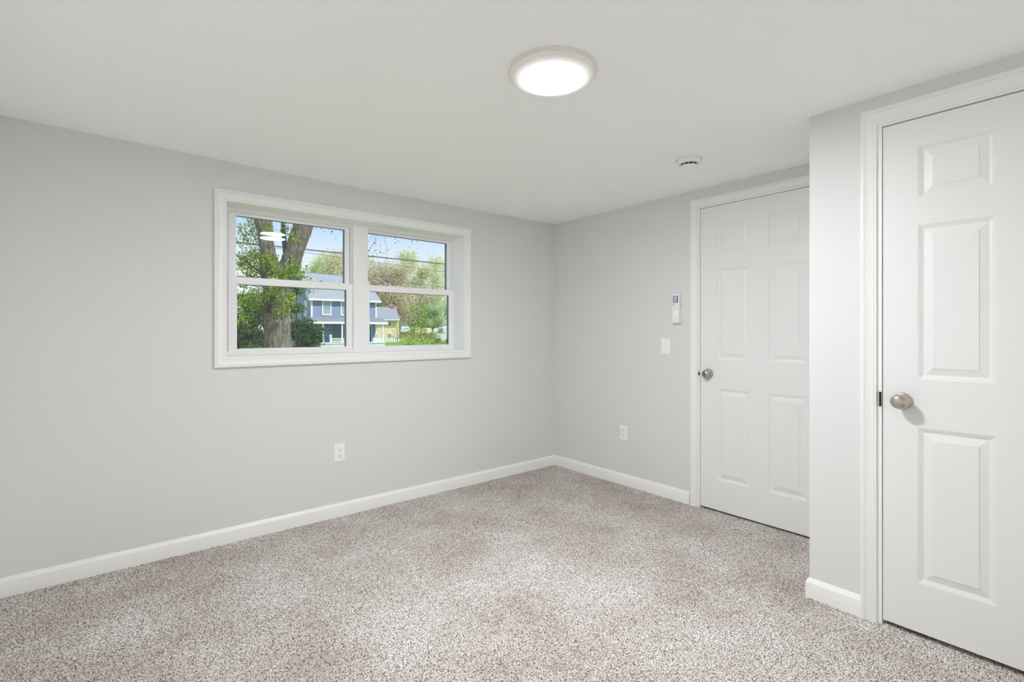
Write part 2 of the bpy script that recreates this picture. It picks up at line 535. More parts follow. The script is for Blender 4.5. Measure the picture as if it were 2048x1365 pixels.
def window_unit(name, label, x0, x1, gx0, gx1, locks):
    """double hung unit; x0..x1 frame, gx0..gx1 glass."""
    O = ((x0 + x1) / 2, 0.14, WO[2])
    root = empty(name, O, label, kind='structure')
    z0, z1 = WO[2], WO[3]
    b = MB()
    rect_frame(b, x0, x1, z0, z1, 0.030, 0.006 if x1 > -1.2 else 0.004, 0.028, 0.022, 0.130, WT)
    rect_frame(b, x0 + 0.012, x1 - 0.003, z0 + 0.01, z1 - 0.01, 0.022, 0.006, 0.024, 0.016, 0.168, WT)
    b.build('window_frame', M_VINYL, root, O, bevel=0.0015)
    def sash(nm, sx0, sx1, sz0, sz1, a0, a1, c0, c1, ya, yb, tilt):
        b = MB()
        rect_frame(b, sx0, sx1, sz0, sz1, a0 - sx0, sx1 - a1, c0 - sz0, sz1 - c1, ya, yb)
        s = b.build(nm, M_VINYL, root, O, bevel=0.002)
        b = MB()
        gy = ya + 0.010
        frame_w = 0.0035                                 # dark glazing spacer seen round the glass
        rect_frame(b, a0 - 0.001, a1 + 0.001, c0 - 0.001, c1 + 0.001, 0.002, 0.0055, 0.0012, 0.003, gy, gy + 0.016)
        b.build('glazing_spacer', M_SPACER, s, O)
        b = MB()
        for yy, (tx_, tz_) in ((gy + 0.004, tilt[0]), (gy + 0.012, tilt[1])):       # panes sit very slightly out of true
            xm, zm = (a0 + a1) / 2, (c0 + c1) / 2
            b.face([(x, yy + tx_ * (x - xm) + tz_ * (z - zm), z) for x, z in ((a0 - 0.01, c0 - 0.01), (a1 + 0.01, c0 - 0.01), (a1 + 0.01, c1 + 0.01), (a0 - 0.01, c1 + 0.01))])
        b.build('glass_pane', M_GLASS, s, O, weld=False)
        return s
    up = sash('upper_sash', gx0 - 0.040, gx1 + 0.034, 1.478, 1.906, gx0, gx1, 1.512, 1.886, 0.174, 0.204, ((-0.0075, -0.0134), (-0.0085, -0.0030)))
    lo = sash('lower_sash', gx0 - 0.046, gx1 + 0.042, 1.0745 - 0.022, 1.514, gx0, gx1, 1.086, 1.472, 0.143, 0.172, ((0.0, -0.002), (0.002, 0.002)))
    b = MB()
    b.box(gx0 + 0.02, gx1 - 0.004, 0.147, 0.166, 1.082, 1.0875)
    b.build('glazing_bead', M_VINYL, lo, O, bevel=0.001)
    for lx in locks:
        b = MB()
        b.box(lx - 0.024, lx + 0.024, 0.146, 0.168, 1.513, 1.5175, 0)
        b.lathe((lx + 0.004, 0.157, 1.5165), (0, 0, 1), [(0.010, 0.0), (0.010, 0.006), (0.008, 0.008)], 16, 0)
        b.box(lx - 0.022, lx + 0.006, 0.151, 0.160, 1.519, 1.5245, 1)
        b.build('sash_lock', [M_VINYL, M_GASKET], lo, O, bevel=0.0008)
    b = MB()
    for lx in (x0 + 0.20, x1 - 0.20):
        b.box(lx - 0.05, lx + 0.05, 0.146, 0.166, z1 - 0.024, z1 - 0.0215)
    b.build('head_clip', M_VINYL, root, O)
    return root
window_unit('window_1', 'left hand double hung window with the big tree outside', WO[0] + 0.0, -1.790, -2.497, -1.837, (-2.30, -1.99))
window_unit('window_2', 'right hand double hung window', -1.724, WO[1] - 0.002, -1.672, -1.020, (-1.52, -1.22))
b = MB()
b.box(-1.7925, -1.7225, 0.126, WT, WO[2], WO[3])
tag(b.build('trim_4', M_VINYL, bevel=0.002), 'white mullion post between the two window units', kind='structure')

# ------------------------------------------------------------------ ceiling light
LX, LY = -1.829, -1.848
def lamp_mat():
    m = bpy.data.materials.new('lit_diffuser')
    m.use_nodes = True
    t = m.node_tree
    bs = t.nodes['Principled BSDF']
    bs.inputs['Base Color'].default_value = lin(232, 226, 218)
    bs.inputs['Roughness'].default_value = 0.35
    tc = t.nodes.new('ShaderNodeTexCoord')
    mp = t.nodes.new('ShaderNodeMapping')
    mp.inputs['Scale'].default_value = (1, 1, 0)
    ln = node(t, 'ShaderNodeVectorMath', operation='LENGTH')
    t.links.new(tc.outputs['Object'], mp.inputs[0])
    t.links.new(mp.outputs[0], ln.inputs[0])
    mr = node(t, 'ShaderNodeMapRange', interpolation_type='SMOOTHSTEP')
    mr.inputs['From Min'].default_value = 0.108
    mr.inputs['From Max'].default_value = 0.126
    mr.inputs['To Min'].default_value = 1.0
    mr.inputs['To Max'].default_value = 0.0
    t.links.new(ln.outputs['Value'], mr.inputs['Value'])
    pw = node(t, 'ShaderNodeMath', operation='POWER')
    pw.inputs[1].default_value = 3.0
    t.links.new(mr.outputs[0], pw.inputs[0])
    ml = node(t, 'ShaderNodeMath', operation='MULTIPLY_ADD')
    ml.inputs[1].default_value = LAMP_L
    hl = node(t, 'ShaderNodeMapRange', interpolation_type='SMOOTHSTEP')      # the glow spreading out into the frosted rim
    hl.inputs['From Min'].default_value = 0.110
    hl.inputs['From Max'].default_value = 0.152
    hl.inputs['To Min'].default_value = 0.70
    hl.inputs['To Max'].default_value = 0.05
    t.links.new(ln.outputs['Value'], hl.inputs['Value'])
    t.links.new(hl.outputs[0], ml.inputs[2])
    t.links.new(pw.outputs[0], ml.inputs[0])
    bs.inputs['Emission Color'].default_value = (0.966, 1.0, 1.052, 1)
    t.links.new(ml.outputs[0], bs.inputs['Emission Strength'])
    return m
O = (LX, LY, H)
lamp = empty('ceiling_light', O, 'round flush white ceiling light with its glowing diffuser on the ceiling', 'ceiling light')
b = MB()
b.lathe((LX, LY, H + 0.004), (0, 0, -1), [(0.158, 0.0), (0.1625, 0.004), (0.1632, 0.008), (0.1625, 0.0150), (0.1600, 0.0175), (0.1540, 0.0170)], 72, cap1=False)
b.build('base_ring', mat('lamp_ring', lin(228, 224, 220), 0.3), lamp, O, smooth=30)
b = MB()
b.lathe((LX, LY, H), (0, 0, -1), [(0.1560, 0.010), (0.1570, 0.0145), (0.1560, 0.0180), (0.1530, 0.0215), (0.147, 0.0255), (0.139, 0.0290), (0.130, 0.0313), (0.120, 0.0325), (0.08, 0.0335), (0.04, 0.034), (0.0, 0.0342)], 72, cap0=False, cap1=False)
b.build('diffuser', lamp_mat(), lamp, O, smooth=50)

# ------------------------------------------------------------------ smoke detector
DX, DY = -0.600, -1.668
O = (DX, DY, H)
det = empty('smoke_detector', O, 'small round white smoke detector on the ceiling above the far door', 'smoke detector')
b = MB()
b.lathe((DX, DY, H), (0, 0, -1), [(0.070, -0.002), (0.071, 0.003), (0.0705, 0.009), (0.067, 0.0105)], 48)
b.build('mounting_plate', M_PLATE, det, O, smooth=30)
b = MB()
b.lathe((DX, DY, H), (0, 0, -1), [(0.0655, 0.0095), (0.0665, 0.014), (0.0655, 0.026), (0.061, 0.0315), (0.050, 0.0325)], 48)
hs = b.build('housing', M_PLATE, det, O, smooth=30)
b = MB()
for k in range(26):
    a = 2 * math.pi * k / 26
    b.lathe((DX + 0.0685 * math.cos(a), DY + 0.0685 * math.sin(a), H - 0.0098), (0, 0, -1), [(0.0016, 0.0), (0.0016, 0.0014)], 6)
b.build('plate_notches', M_GASKET, hs, O)
b = MB()
b.lathe((DX, DY, H), (0, 0, -1), [(0.0455, 0.031), (0.0455, 0.043)], 40)
b.build('vent_core', M_DARK, det, O, smooth=30)
b = MB()
b.lathe((DX, DY, H), (0, 0, -1), [(0.040, 0.0405), (0.0475, 0.0412), (0.0480, 0.0435), (0.0455, 0.0465), (0.034, 0.0490), (0.012, 0.0500), (0.011, 0.0490), (0.0, 0.0490)], 48, cap1=False)
for k in range(12):
    a = 2 * math.pi * k / 12
    c, s_ = math.cos(a), math.sin(a)
    b.tube([(DX + 0.0465 * c, DY + 0.0465 * s_, H - 0.0305), (DX + 0.0465 * c, DY + 0.0465 * s_, H - 0.0430)], 0.0018, 6)
b.build('vent_cap', M_PLATE, det, O, smooth=35)

# ------------------------------------------------------------------ outlets and switch
def wall_frame(wall):
    if wall == 'left':   return lambda s, z, n: (s, -n, z)
    return lambda s, z, n: (-n, -s, z)

def plate(b, P, c, z, w, h, t=0.0055, m=0):
    r = []
    for u, n in ((0.0, 0.0), (0.0, t * 0.45), (0.0022, t), (0.0045, t * 1.05)):
        r.append([P(c - w / 2 + u, z - h / 2 + u, n), P(c + w / 2 - u, z - h / 2 + u, n), P(c + w / 2 - u, z + h / 2 - u, n), P(c - w / 2 + u, z + h / 2 - u, n)])
    b.rings(r, True, True, True, m)

def pbox(b, P, s0, s1, z0, z1, n0, n1, m=0):
    b.hexa([P(s, z, n) for z in (z0, z1) for (s, n) in ((s0, n0), (s1, n0), (s1, n1), (s0, n1))], m)

def outlet(P, c, z, label):
    O = P(c, z, 0)
    root = empty('power_outlet', O, label, 'power outlet', 'duplex outlets low on the walls')
    b = MB()
    plate(b, P, c, z, 0.070, 0.1145)
    b.build('cover_plate', M_PLATE, root, O, smooth=30)
    for dz in (0.0195, -0.0195):
        b = MB()
        rim = []
        for n, sc in ((0.004, 1.0), (0.0070, 1.0), (0.0076, 0.95)):
            ring = []
            for k in range(28):
                a = 2 * math.pi * k / 28
                ring.append(P(c + sc * 0.0172 * math.cos(a), z + dz + sc * max(-0.0138, min(0.0138, 0.0172 * math.sin(a))), n))
            rim.append(ring)
        b.rings(rim, True, True, True)
        rc = b.build('receptacle', M_PLATE, root, O, smooth=30)
        b = MB()
        pbox(b, P, c - 0.0078, c - 0.0053, z + dz - 0.0005, z + dz + 0.0085, 0.0070, 0.0078)
        pbox(b, P, c + 0.0053, c + 0.0075, z + dz + 0.0005, z + dz + 0.0078, 0.0070, 0.0078)
        o1, o2 = Vector(P(c, z + dz - 0.0072, 0.007)), Vector(P(c, z + dz - 0.0072, 0.0079))
        b.lathe(o1, o2 - o1, [(0.0027, 0.0), (0.0027, 0.0009)], 14)
        b.build('contact_slots', M_DARK, rc, O)
    b = MB()
    o1, o2 = Vector(P(c, z, 0.0050)), Vector(P(c, z, 0.0064))
    b.lathe(o1, o2 - o1, [(0.0034, 0.0), (0.0032, 0.0013)], 14)
    b.build('screw', M_PLATE, root, O)
outlet(wall_frame('left'), -1.938, 0.409, 'white duplex power outlet under the window')
outlet(wall_frame('right'), 0.7605, 0.4035, 'white duplex power outlet between the corner and the far door')

P = wall_frame('right')
c, z = 1.1315, 1.083
O = P(c, z, 0)
sw = empty('light_switch', O, 'white toggle light switch on the wall beside the far door', 'light switch')
b = MB()
plate(b, P, c, z, 0.070, 0.1145)
b.build('cover_plate', M_PLATE, sw, O, smooth=30)
b = MB()
pbox(b, P, c - 0.0052, c + 0.0052, z - 0.0122, z + 0.0122, 0.0050, 0.0066, 0)
b.hexa([P(c - 0.0042, z - 0.001, 0.004), P(c + 0.0042, z - 0.001, 0.004), P(c + 0.0036, z + 0.006, 0.0165), P(c - 0.0036, z + 0.006, 0.0165),
        P(c - 0.0042, z + 0.0095, 0.004), P(c + 0.0042, z + 0.0095, 0.004), P(c + 0.0036, z + 0.0115, 0.0158), P(c - 0.0036, z + 0.0115, 0.0158)], 0)
b.build('toggle', M_PLATE, sw, O, bevel=0.0006)
for dz in (0.0302, -0.0302):
    b = MB()
    o1, o2 = Vector(P(c, z + dz, 0.0050)), Vector(P(c, z + dz, 0.0064))
    b.lathe(o1, o2 - o1, [(0.0034, 0.0), (0.0031, 0.0013)], 14)
    b.build('screw', mat('screw_head', lin(206, 206, 204), 0.4), sw, O)

# ------------------------------------------------------------------ remote control in its wall cradle
M_HOLD = mat('cradle_plastic', lin(236, 236, 238), 0.35)
c = 1.2265
rz0, rz1 = 1.262, 1.452
O = P(c, rz0 - 0.01, 0)
b = MB()
W2 = 0.0285
pbox(b, P, c - W2 + 0.0005, c + W2 - 0.0005, rz0 - 0.0138, rz0 + 0.084, 0.0, 0.0025)
pbox(b, P, c - W2 + 0.0020, c + W2 - 0.0020, rz0 - 0.0134, rz0 - 0.001, 0.0020, 0.0300)
for sgn in (-1, 1):
    s0, s1 = sorted((c + sgn * W2, c + sgn * (W2 - 0.0022)))
    b.hexa([P(s0, rz0 - 0.014, 0.0003), P(s1, rz0 - 0.014, 0.0003), P(s1, rz0 - 0.014, 0.031), P(s0, rz0 - 0.014, 0.031),
            P(s0, rz0 + 0.085, 0.0003), P(s1, rz0 + 0.085, 0.0003), P(s1, rz0 + 0.070, 0.016), P(s0, rz0 + 0.070, 0.016)])
    s0, s1 = sorted((c + sgn * (W2 - 0.0020), c + sgn * (W2 - 0.0075)))
    pbox(b, P, s0, s1, rz0 - 0.0130, rz0 + 0.028, 0.0280, 0.0306)
o = b.build('wall_cradle', M_HOLD, origin=O, weld=False)
tag(o, 'white wall cradle holding the remote control beside the far door', 'remote holder')

O = P(c, rz0, 0.014)
rem = empty('remote_control', O, 'slim white remote control with a blue grey screen, standing in its wall cradle', 'remote control')
n0, n1 = 0.0055, 0.0275
b = MB()
hw = 0.0245
def rr(sc, z0, z1, n):
    pts = []
    for (sx, sz, zz) in ((1, -1, z0), (1, 1, z1), (-1, 1, z1), (-1, -1, z0)):
        r = 0.006
        cx, cz = c + sx * (hw * sc - r), zz - sz * r
        a0 = {(1, -1): -90, (1, 1): 0, (-1, 1): 90, (-1, -1): 180}[(sx, sz)]
        for k in range(6):
            a = math.radians(a0 + 90 * k / 5)
            pts.append(P(cx + r * math.cos(a), cz + r * math.sin(a), n))
    return pts
b.rings([rr(0.94, rz0 + 0.002, rz1 - 0.002, n0), rr(1.0, rz0, rz1, n0 + 0.003), rr(1.0, rz0, rz1, n1 - 0.003), rr(0.95, rz0 + 0.0015, rz1 - 0.0015, n1)], True, True, True)
b.build('body', mat('remote_shell', lin(246, 246, 244), 0.3), rem, O, smooth=40)
b = MB()
pbox(b, P, c - 0.0185, c + 0.0185, 1.3885, 1.4405, n1 - 0.001, n1 + 0.0008)
scr = b.build('screen_surround', mat('screen_surround', lin(84, 90, 100), 0.25), rem, O, bevel=0.0004)
b = MB()
pbox(b, P, c - 0.0125, c + 0.0115, 1.390, 1.439, n1 + 0.0002, n1 + 0.0012)
b.build('display', mat('display_panel', lin(160, 186, 206), 0.2), scr, O)
b = MB()
for sx, sz, w, h in ((0.000, 1.430, 0.012, 0.003), (-0.004, 1.418, 0.007, 0.011), (0.005, 1.418, 0.006, 0.011), (0.0, 1.402, 0.016, 0.003), (0.0, 1.396, 0.014, 0.002)):
    pbox(b, P, c + sx - w / 2, c + sx + w / 2, sz - h / 2, sz + h / 2, n1 + 0.0010, n1 + 0.0014)
b.build('display_segments', mat('display_segments', lin(196, 214, 226), 0.3), scr, O)
b = MB()
o1, o2 = Vector(P(c - 0.0145, 1.3745, n1 - 0.0005)), Vector(P(c - 0.0145, 1.3745, n1 + 0.0014))
b.lathe(o1, o2 - o1, [(0.0058, 0.0), (0.0054, 0.0019)], 20)
b.build('power_button', mat('power_button', lin(176, 138, 96), 0.5), rem, O)
for k, (sx, sz) in enumerate(((0.002, 1.3745), (0.0155, 1.3745), (-0.0145, 1.3565), (0.0005, 1.3565), (0.0155, 1.3565), (-0.0145, 1.3425), (0.0005, 1.3425), (0.0155, 1.3425))):
    b = MB()
    pbox(b, P, c + sx - 0.0055, c + sx + 0.0055, sz - 0.0045, sz + 0.0045, n1 - 0.0005, n1 + 0.0011)
    b.build('button', mat('pale_button', lin(234, 226, 214) if k == 0 else lin(228, 229, 230), 0.45), rem, O, bevel=0.0006)
b = MB()                                             # sliding cover with its edge line and the small grey maker's mark
pbox(b, P, c - 0.0225, c + 0.0225, 1.2665, 1.3325, n1 - 0.001, n1 + 0.0007)
cov = b.build('button_cover', mat('remote_cover', lin(244, 244, 242), 0.3), rem, O, bevel=0.0004)
b = MB()
x = -0.0115
for w in (0.0016, 0.0032, 0.0030, 0.0032, 0.0030, 0.0030):
    pbox(b, P, c + x, c + x + w, 1.2785, 1.2815, n1 + 0.0006, n1 + 0.0009)
    x += w + 0.0009
b.build('maker_mark', mat('grey_print', lin(178, 178, 178), 0.5), cov, O)

# ------------------------------------------------------------------ outside the window
def noise_color(stops, scale, stretch=(1, 1, 1), detail=4):
    def f(t, b):
        n = node(t, 'ShaderNodeTexNoise', Scale=scale, Detail=detail)
        t.links.new(coords(t, stretch), n.inputs['Vector'])
        t.links.new(ramp(t, n.outputs['Fac'], stops), b.inputs['Base Color'])
    return f

def leaf_mat(name, stops):
    """each leaf takes its own tint; light passes through the blade."""
    m = bpy.data.materials.new(name)
    m.use_nodes = True
    t = m.node_tree
    t.nodes.clear()
    out = t.nodes.new('ShaderNodeOutputMaterial')
    g = t.nodes.new('ShaderNodeNewGeometry')
    c = ramp(t, g.outputs['Random Per Island'], stops)
    d = t.nodes.new('ShaderNodeBsdfDiffuse')
    l = t.nodes.new('ShaderNodeBsdfTranslucent')
    mx = t.nodes.new('ShaderNodeMixShader')
    mx.inputs[0].default_value = 0.45
    t.links.new(c, d.inputs[0])
    t.links.new(c, l.inputs[0])
    t.links.new(d.outputs[0], mx.inputs[1])
    t.links.new(l.outputs[0], mx.inputs[2])
    t.links.new(mx.outputs[0], out.inputs[0])
    return m

def bark(t, b):
    n = node(t, 'ShaderNodeTexNoise', Scale=14.0, Detail=6.0, Roughness=0.7, Distortion=0.6)
    t.links.new(coords(t, (1.6, 1.6, 0.28)), n.inputs['Vector'])
    t.links.new(ramp(t, n.outputs['Fac'], [(0.30, lin(58, 52, 48)), (0.47, lin(116, 109, 101)), (0.70, lin(168, 162, 152))]), b.inputs['Base Color'])
    bump(t, b, n.outputs['Fac'], 0.9, 0.06)
M_BARK = mat('tree_bark', lin(120, 110, 100), 0.9, spec=0.1, build=bark)
M_TWIG = mat('twig_bark', lin(92, 80, 70), 0.9, spec=0.1)
M_LEAF = leaf_mat('spring_leaf', [(0.0, lin(84, 128, 40)), (0.45, lin(128, 168, 58)), (0.8, lin(172, 190, 84)), (1.0, lin(206, 190, 108))])
M_NEEDLE = leaf_mat('evergreen_needle', [(0.0, lin(44, 74, 56)), (0.5, lin(68, 102, 72)), (0.85, lin(98, 132, 86)), (1.0, lin(132, 144, 108))])

def leaf_quads(P, size, spread_dir=None, aspect=0.62, droop=0.35):
    """folded leaf blades (two faces each) around the points P."""
    n = len(P)
    a = RNG.normal(size=(n, 3))
    if spread_dir is not None: a = a * 0.6 + np.asarray(spread_dir)
    a[:, 2] -= droop
    a /= np.linalg.norm(a, axis=1)[:, None] + 1e-9
    s = np.cross(a, RNG.normal(size=(n, 3)))
    s /= np.linalg.norm(s, axis=1)[:, None] + 1e-9
    nn = np.cross(a, s)
    L = size * RNG.uniform(0.6, 1.3, (n, 1))
    W = L * aspect * 0.5
    v = np.stack([P, P + a * L * 0.5 + s * W + nn * W * 0.35, P + a * L, P + a * L * 0.5 - s * W + nn * W * 0.35], 1).reshape(-1, 3)
    i = np.arange(n) * 4
    f = np.concatenate([np.stack([i, i + 1, i + 2], 1), np.stack([i, i + 2, i + 3], 1)])
    return v, f

def raw_mesh(name, v, f, m, parent, origin):
    me = bpy.data.meshes.new(name)
    me.from_pydata((v - np.asarray(origin)).tolist(), [], f.tolist())
    me.materials.append(m)
    o = bpy.data.objects.new(name, me)
    COL.objects.link(o)
    o.parent = parent
    return o

def gz(depth):
    return -1.1 + 1.1 * (min(depth, 80.0) / 75.0) ** 1.5      # the lot falls towards the window and rises across the street

# ground: lawn rising away from the house, with a street across it
b = MB()
ds = [4.0, 12, 22, 30, 38, 48, 60, 75, 110, 200]
rows = []
for dp in ds:
    rows.append([tuple(EYE[:2] + FW[:2] * dp + RT[:2] * lt * dp) + (gz(dp) - 0.02,) for lt in (-1.4, -0.7, -0.3, 0.0, 0.5)])
b.rings(rows, closed=False)
lawn = b.build('ground', mat('lawn_grass', lin(120, 150, 66), 0.9, spec=0.1, build=noise_color([(0.3, lin(104, 138, 58)), (0.55, lin(138, 168, 78)), (0.8, lin(168, 178, 108))], 2.2)))
tag(lawn, 'green lawn outside the window', kind='structure')

# ---- the big forked tree
def path_from_px(pts, dep):
    return [Vector(survey(px, py, d)) for (px, py), d in zip(pts, dep)]
TD = 13.0
base = survey(556, 664, TD)
O = (base[0], base[1], gz(TD))
tree = empty('forked_tree', O, 'big grey barked tree with forked trunk filling the left half of the left window', 'tree')
b = MB()
pxm = TD / FPX
def limb(pts, n=16):
    ctl = [Vector(survey(px, py, TD + dd)) for px, py, w, dd in pts]
    rad = [w * pxm / 2 for _, _, w, _ in pts]
    P, R = [], []
    m = len(ctl)
    for i in range(m - 1):
        p0, p1, p2, p3 = ctl[max(i - 1, 0)], ctl[i], ctl[i + 1], ctl[min(i + 2, m - 1)]
        for k in range(6):
            t = k / 6
            P.append(0.5 * ((2 * p1) + (p2 - p0) * t + (2 * p0 - 5 * p1 + 4 * p2 - p3) * t * t + (3 * p1 - p0 - 3 * p2 + p3) * t ** 3))
            R.append(rad[i] * (1 - t) + rad[i + 1] * t)
    P.append(ctl[-1]); R.append(rad[-1])
    b.tube(P, R, n)
limb([(556, 815, 80, 0), (556, 745, 62, 0), (556, 690, 50, 0), (554, 640, 47, 0), (554, 590, 47, 0), (557, 560, 54, 0), (560, 543, 56, 0)], 24)
limb([(548, 600, 34, -0.05), (544, 560, 36, -0.1), (538, 525, 33, -0.15), (534, 495, 28, -0.2), (530, 465, 29, -0.2), (526, 438, 33, -0.25), (520, 390, 31, -0.3), (506, 320, 26, -0.4), (480, 220, 17, -0.5), (450, 120, 8, -0.6)], 18)
limb([(562, 600, 34, 0.05), (570, 560, 40, 0.1), (580, 530, 38, 0.15), (591, 496, 36, 0.2), (605, 456, 38, 0.25), (618, 415, 35, 0.3), (634, 350, 28, 0.4), (660, 250, 18, 0.5), (690, 130, 8, 0.6)], 18)
limb([(572, 520, 10, 0.5), (567, 468, 9, 0.6), (566, 440, 8, 0.65), (570, 380, 7, 0.7), (580, 300, 5, 0.8)], 10)
limb([(632, 352, 16, 0.4), (700, 330, 12, 0.6), (780, 335, 9, 0.8), (870, 350, 5, 0.9)], 8)
trunk = b.build('trunk', M_BARK, tree, O, smooth=80)
rm = trunk.modifiers.new('weld', 'REMESH')
rm.mode = 'VOXEL'
rm.voxel_size = 0.03
rm.use_smooth_shade = True
tx = bpy.data.textures.new('bark_ridges', 'CLOUDS')
tx.noise_scale = 0.09
dm = trunk.modifiers.new('bark', 'DISPLACE')
dm.texture = tx
dm.strength = 0.035
dm.mid_level = 0.5

# twigs with young leaves, cluster by cluster: (px, py, spread px, depth offset, count)
clusters = [(492, 462, 20, 0.3, 300), (486, 520, 18, 0.0, 330), (505, 545, 18, -0.3, 360), (512, 505, 13, -0.4, 230), (497, 600, 22, -0.6, 420), (488, 640, 16, -0.8, 130), (520, 590, 16, -0.7, 200),
            (540, 522, 13, -0.8, 220), (562, 552, 16, -0.8, 320), (590, 535, 16, -0.7, 260), (575, 600, 16, -0.8, 260), (562, 622, 12, -0.8, 80), (588, 470, 10, -0.6, 60), (568, 448, 8, 0.5, 60),
            (600, 552, 14, -0.6, 130), (538, 450, 9, -0.7, 70), (648, 468, 12, -0.5, 46), (640, 452, 10, -0.5, 26), (505, 440, 18, 0.2, 160), (478, 560, 12, 0.2, 160), (552, 580, 14, -0.9, 140),
            (752, 478, 20, 0.8, 22), (792, 478, 14, 0.8, 18), (762, 515, 24, 0.8, 22), (748, 540, 16, 0.6, 34), (450, 500, 30, 0, 200), (450, 600, 30, 0, 200)]
tw = MB()
LP = []
for (px, py, sp, dd, cnt) in clusters:
    c = survey(px, py, TD + dd)
    sm = sp * pxm
    if px > 630:                                     # thin shoots hanging down from the limb above the window head
        h = MB()
        k = 3
        top = survey(px - 8, 338, TD + dd)
        join = top * 0.55 + c * 0.45 + RT * 0.05
        h.tube([top, (top + join) / 2 - RT * 0.07, join], [0.004, 0.003, 0.0025], 5)
        for q in range(k):
            end = c + RNG.normal(size=3) * sm * 0.9
            h.tube([join, (join * 2 + end) / 3 + RT * 0.06 * RNG.normal(), (join + end * 2) / 3 + RT * 0.05 * RNG.normal(), end - UP * 0.03], [0.0025, 0.002, 0.002, 0.0015], 4)
            m = max(2, cnt // k)
            t = RNG.uniform(0.45, 1.05, (m, 1))
            LP.append(join * (1 - t) + end * t + RNG.normal(size=(m, 3)) * 0.08)
        h.build('hanging_twig', M_TWIG, tree, O, smooth=60, weld=False)
        continue
    src = np.array(survey(np.clip(px, 540, 580), min(max(py + 25, 560), 640), TD + 0.5 * dd))
    k = max(3, cnt // 30)
    for q in range(k):
        end = c + RNG.normal(size=3) * sm * 0.8
        mid = (src * 0.45 + end * 0.55) + RNG.normal(size=3) * 0.05 + UP * 0.06
        tw.tube([src, mid, end], [0.010, 0.006, 0.003], 4, cap=False)
        m = cnt // k
        t = RNG.uniform(0.05, 1.0, (m, 1))
        LP.append((mid * (1 - t) + end * t) * 0.35 + (c + RNG.normal(size=(m, 3)) * sm * 0.85) * 0.65)
tw.build('twigs', M_TWIG, tree, O, smooth=60, weld=False)
v, f = leaf_quads(np.concatenate(LP), 0.062, aspect=0.75)
raw_mesh('foliage', v, f, M_LEAF, tree, O)

# ---- evergreens behind the trunk
def evergreen(label, stems, boughs, size):
    """stems: (px, top py, depth); boughs: (px, py, spread x, spread y, depth, count)."""
    px, py, dp = stems[0]
    bs = survey(px, 664, dp)
    O = (bs[0], bs[1], gz(dp))
    root = empty('evergreen_shrub', O, label, 'shrub', 'evergreens behind the big tree')
    b = MB()
    for px, py, dp in stems:
        g0 = survey(px, 664, dp)
        tp = survey(px, py, dp)
        b.tube([(g0[0], g0[1], gz(dp) - 0.05), tuple((np.array((g0[0], g0[1], gz(dp))) + tp) / 2 + np.array([0.04, 0, 0])), tuple(tp)], [0.07, 0.045, 0.015], 7)
    PP, DD = [], []
    for (px, py, sx, sy, dp, cnt) in boughs:
        c = survey(px, py, dp)
        m = dp / FPX
        near = min(stems, key=lambda s: abs(s[0] - px))
        st = survey(near[0], py - 6, near[2])
        for q in range(max(4, cnt // 45)):
            o_ = RNG.normal(size=3)
            end = c + RT * o_[0] * sx * m * 0.75 + UP * o_[1] * sy * m * 0.75 + FW * o_[2] * 0.35
            pts = [st, (st + end) / 2 + UP * 0.10, end]
            b.tube(pts, [0.014, 0.009, 0.004], 4, cap=False)
            k = max(8, cnt // max(4, cnt // 45))
            t = RNG.uniform(0.15, 1.0, (k, 1))
            P = (1 - t) ** 2 * pts[0] + 2 * t * (1 - t) * pts[1] + t * t * pts[2]
            P = P + RNG.normal(size=(k, 3)) * np.array([0.09, 0.09, 0.07])
            PP.append(P)
            d = end - st
            DD.append(np.repeat((d / (np.linalg.norm(d) + 1e-6))[None], k, 0))
    b.build('stems', M_TWIG, root, O, smooth=60, weld=False)
    v, f = leaf_quads(np.concatenate(PP), size, np.concatenate(DD), aspect=0.30, droop=0.5)
    raw_mesh('foliage', v, f, M_NEEDLE, root, O)
    return root
evergreen('dark evergreen shrub behind the left side of the big tree trunk', [(505, 580, 16.5), (470, 590, 16.8), (530, 600, 16.6)],
          [(500, 640, 24, 26, 16.4, 2200), (480, 680, 22, 20, 16.2, 1800), (525, 620, 14, 26, 16.6, 1500), (520, 680, 18, 16, 16.3, 1400), (460, 650, 20, 34, 16.6, 900), (495, 605, 18, 14, 16.7, 700)], 0.15)
evergreen('dark evergreen shrub between the big tree trunk and the blue house', [(605, 625, 17.0), (592, 575, 17.3), (628, 660, 16.8)],
          [(598, 670, 16, 20, 16.7, 1500), (608, 660, 14, 15, 16.8, 1000), (626, 680, 12, 12, 16.6, 700), (595, 620, 8, 16, 17.1, 420), (592, 582, 9, 7, 17.3, 260), (642, 672, 7, 9, 16.7, 110), (615, 692, 22, 10, 16.6, 800)], 0.14)

# ---- blue house across the street
M_SIDING = mat('blue_lap_siding', lin(124, 146, 178), 0.6)
M_WHITE = mat('exterior_white', lin(232, 238, 242), 0.5)
M_ROOF = mat('grey_shingles', lin(150, 156, 166), 0.85, spec=0.1, build=noise_color([(0.3, lin(140, 146, 156)), (0.7, lin(166, 172, 182))], 6.0, (1, 1, 3)))
M_PANE = mat('dull_window_pane', lin(150, 172, 182), 0.15)
M_DOORD = mat('dark_doorway', lin(62, 78, 92), 0.5)
HD = 52.0
uh = RT * 0.809 + FW * 0.588
vh = -RT * 0.588 + FW * 0.809
LC = survey(623, HORIZON, HD)
GH = gz(HD) - 0.05
def HP(a, q, z): return LC * np.array([1, 1, 0]) + uh * a + vh * q + UP * z
def a_at(px, q=0.0):
    k = (px - 1024) / FPX
    lat0, dep0 = (623 - 1024) / FPX * HD - 0.588 * q, HD + 0.809 * q
    return (k * dep0 - lat0) / (0.809 - 0.588 * k)
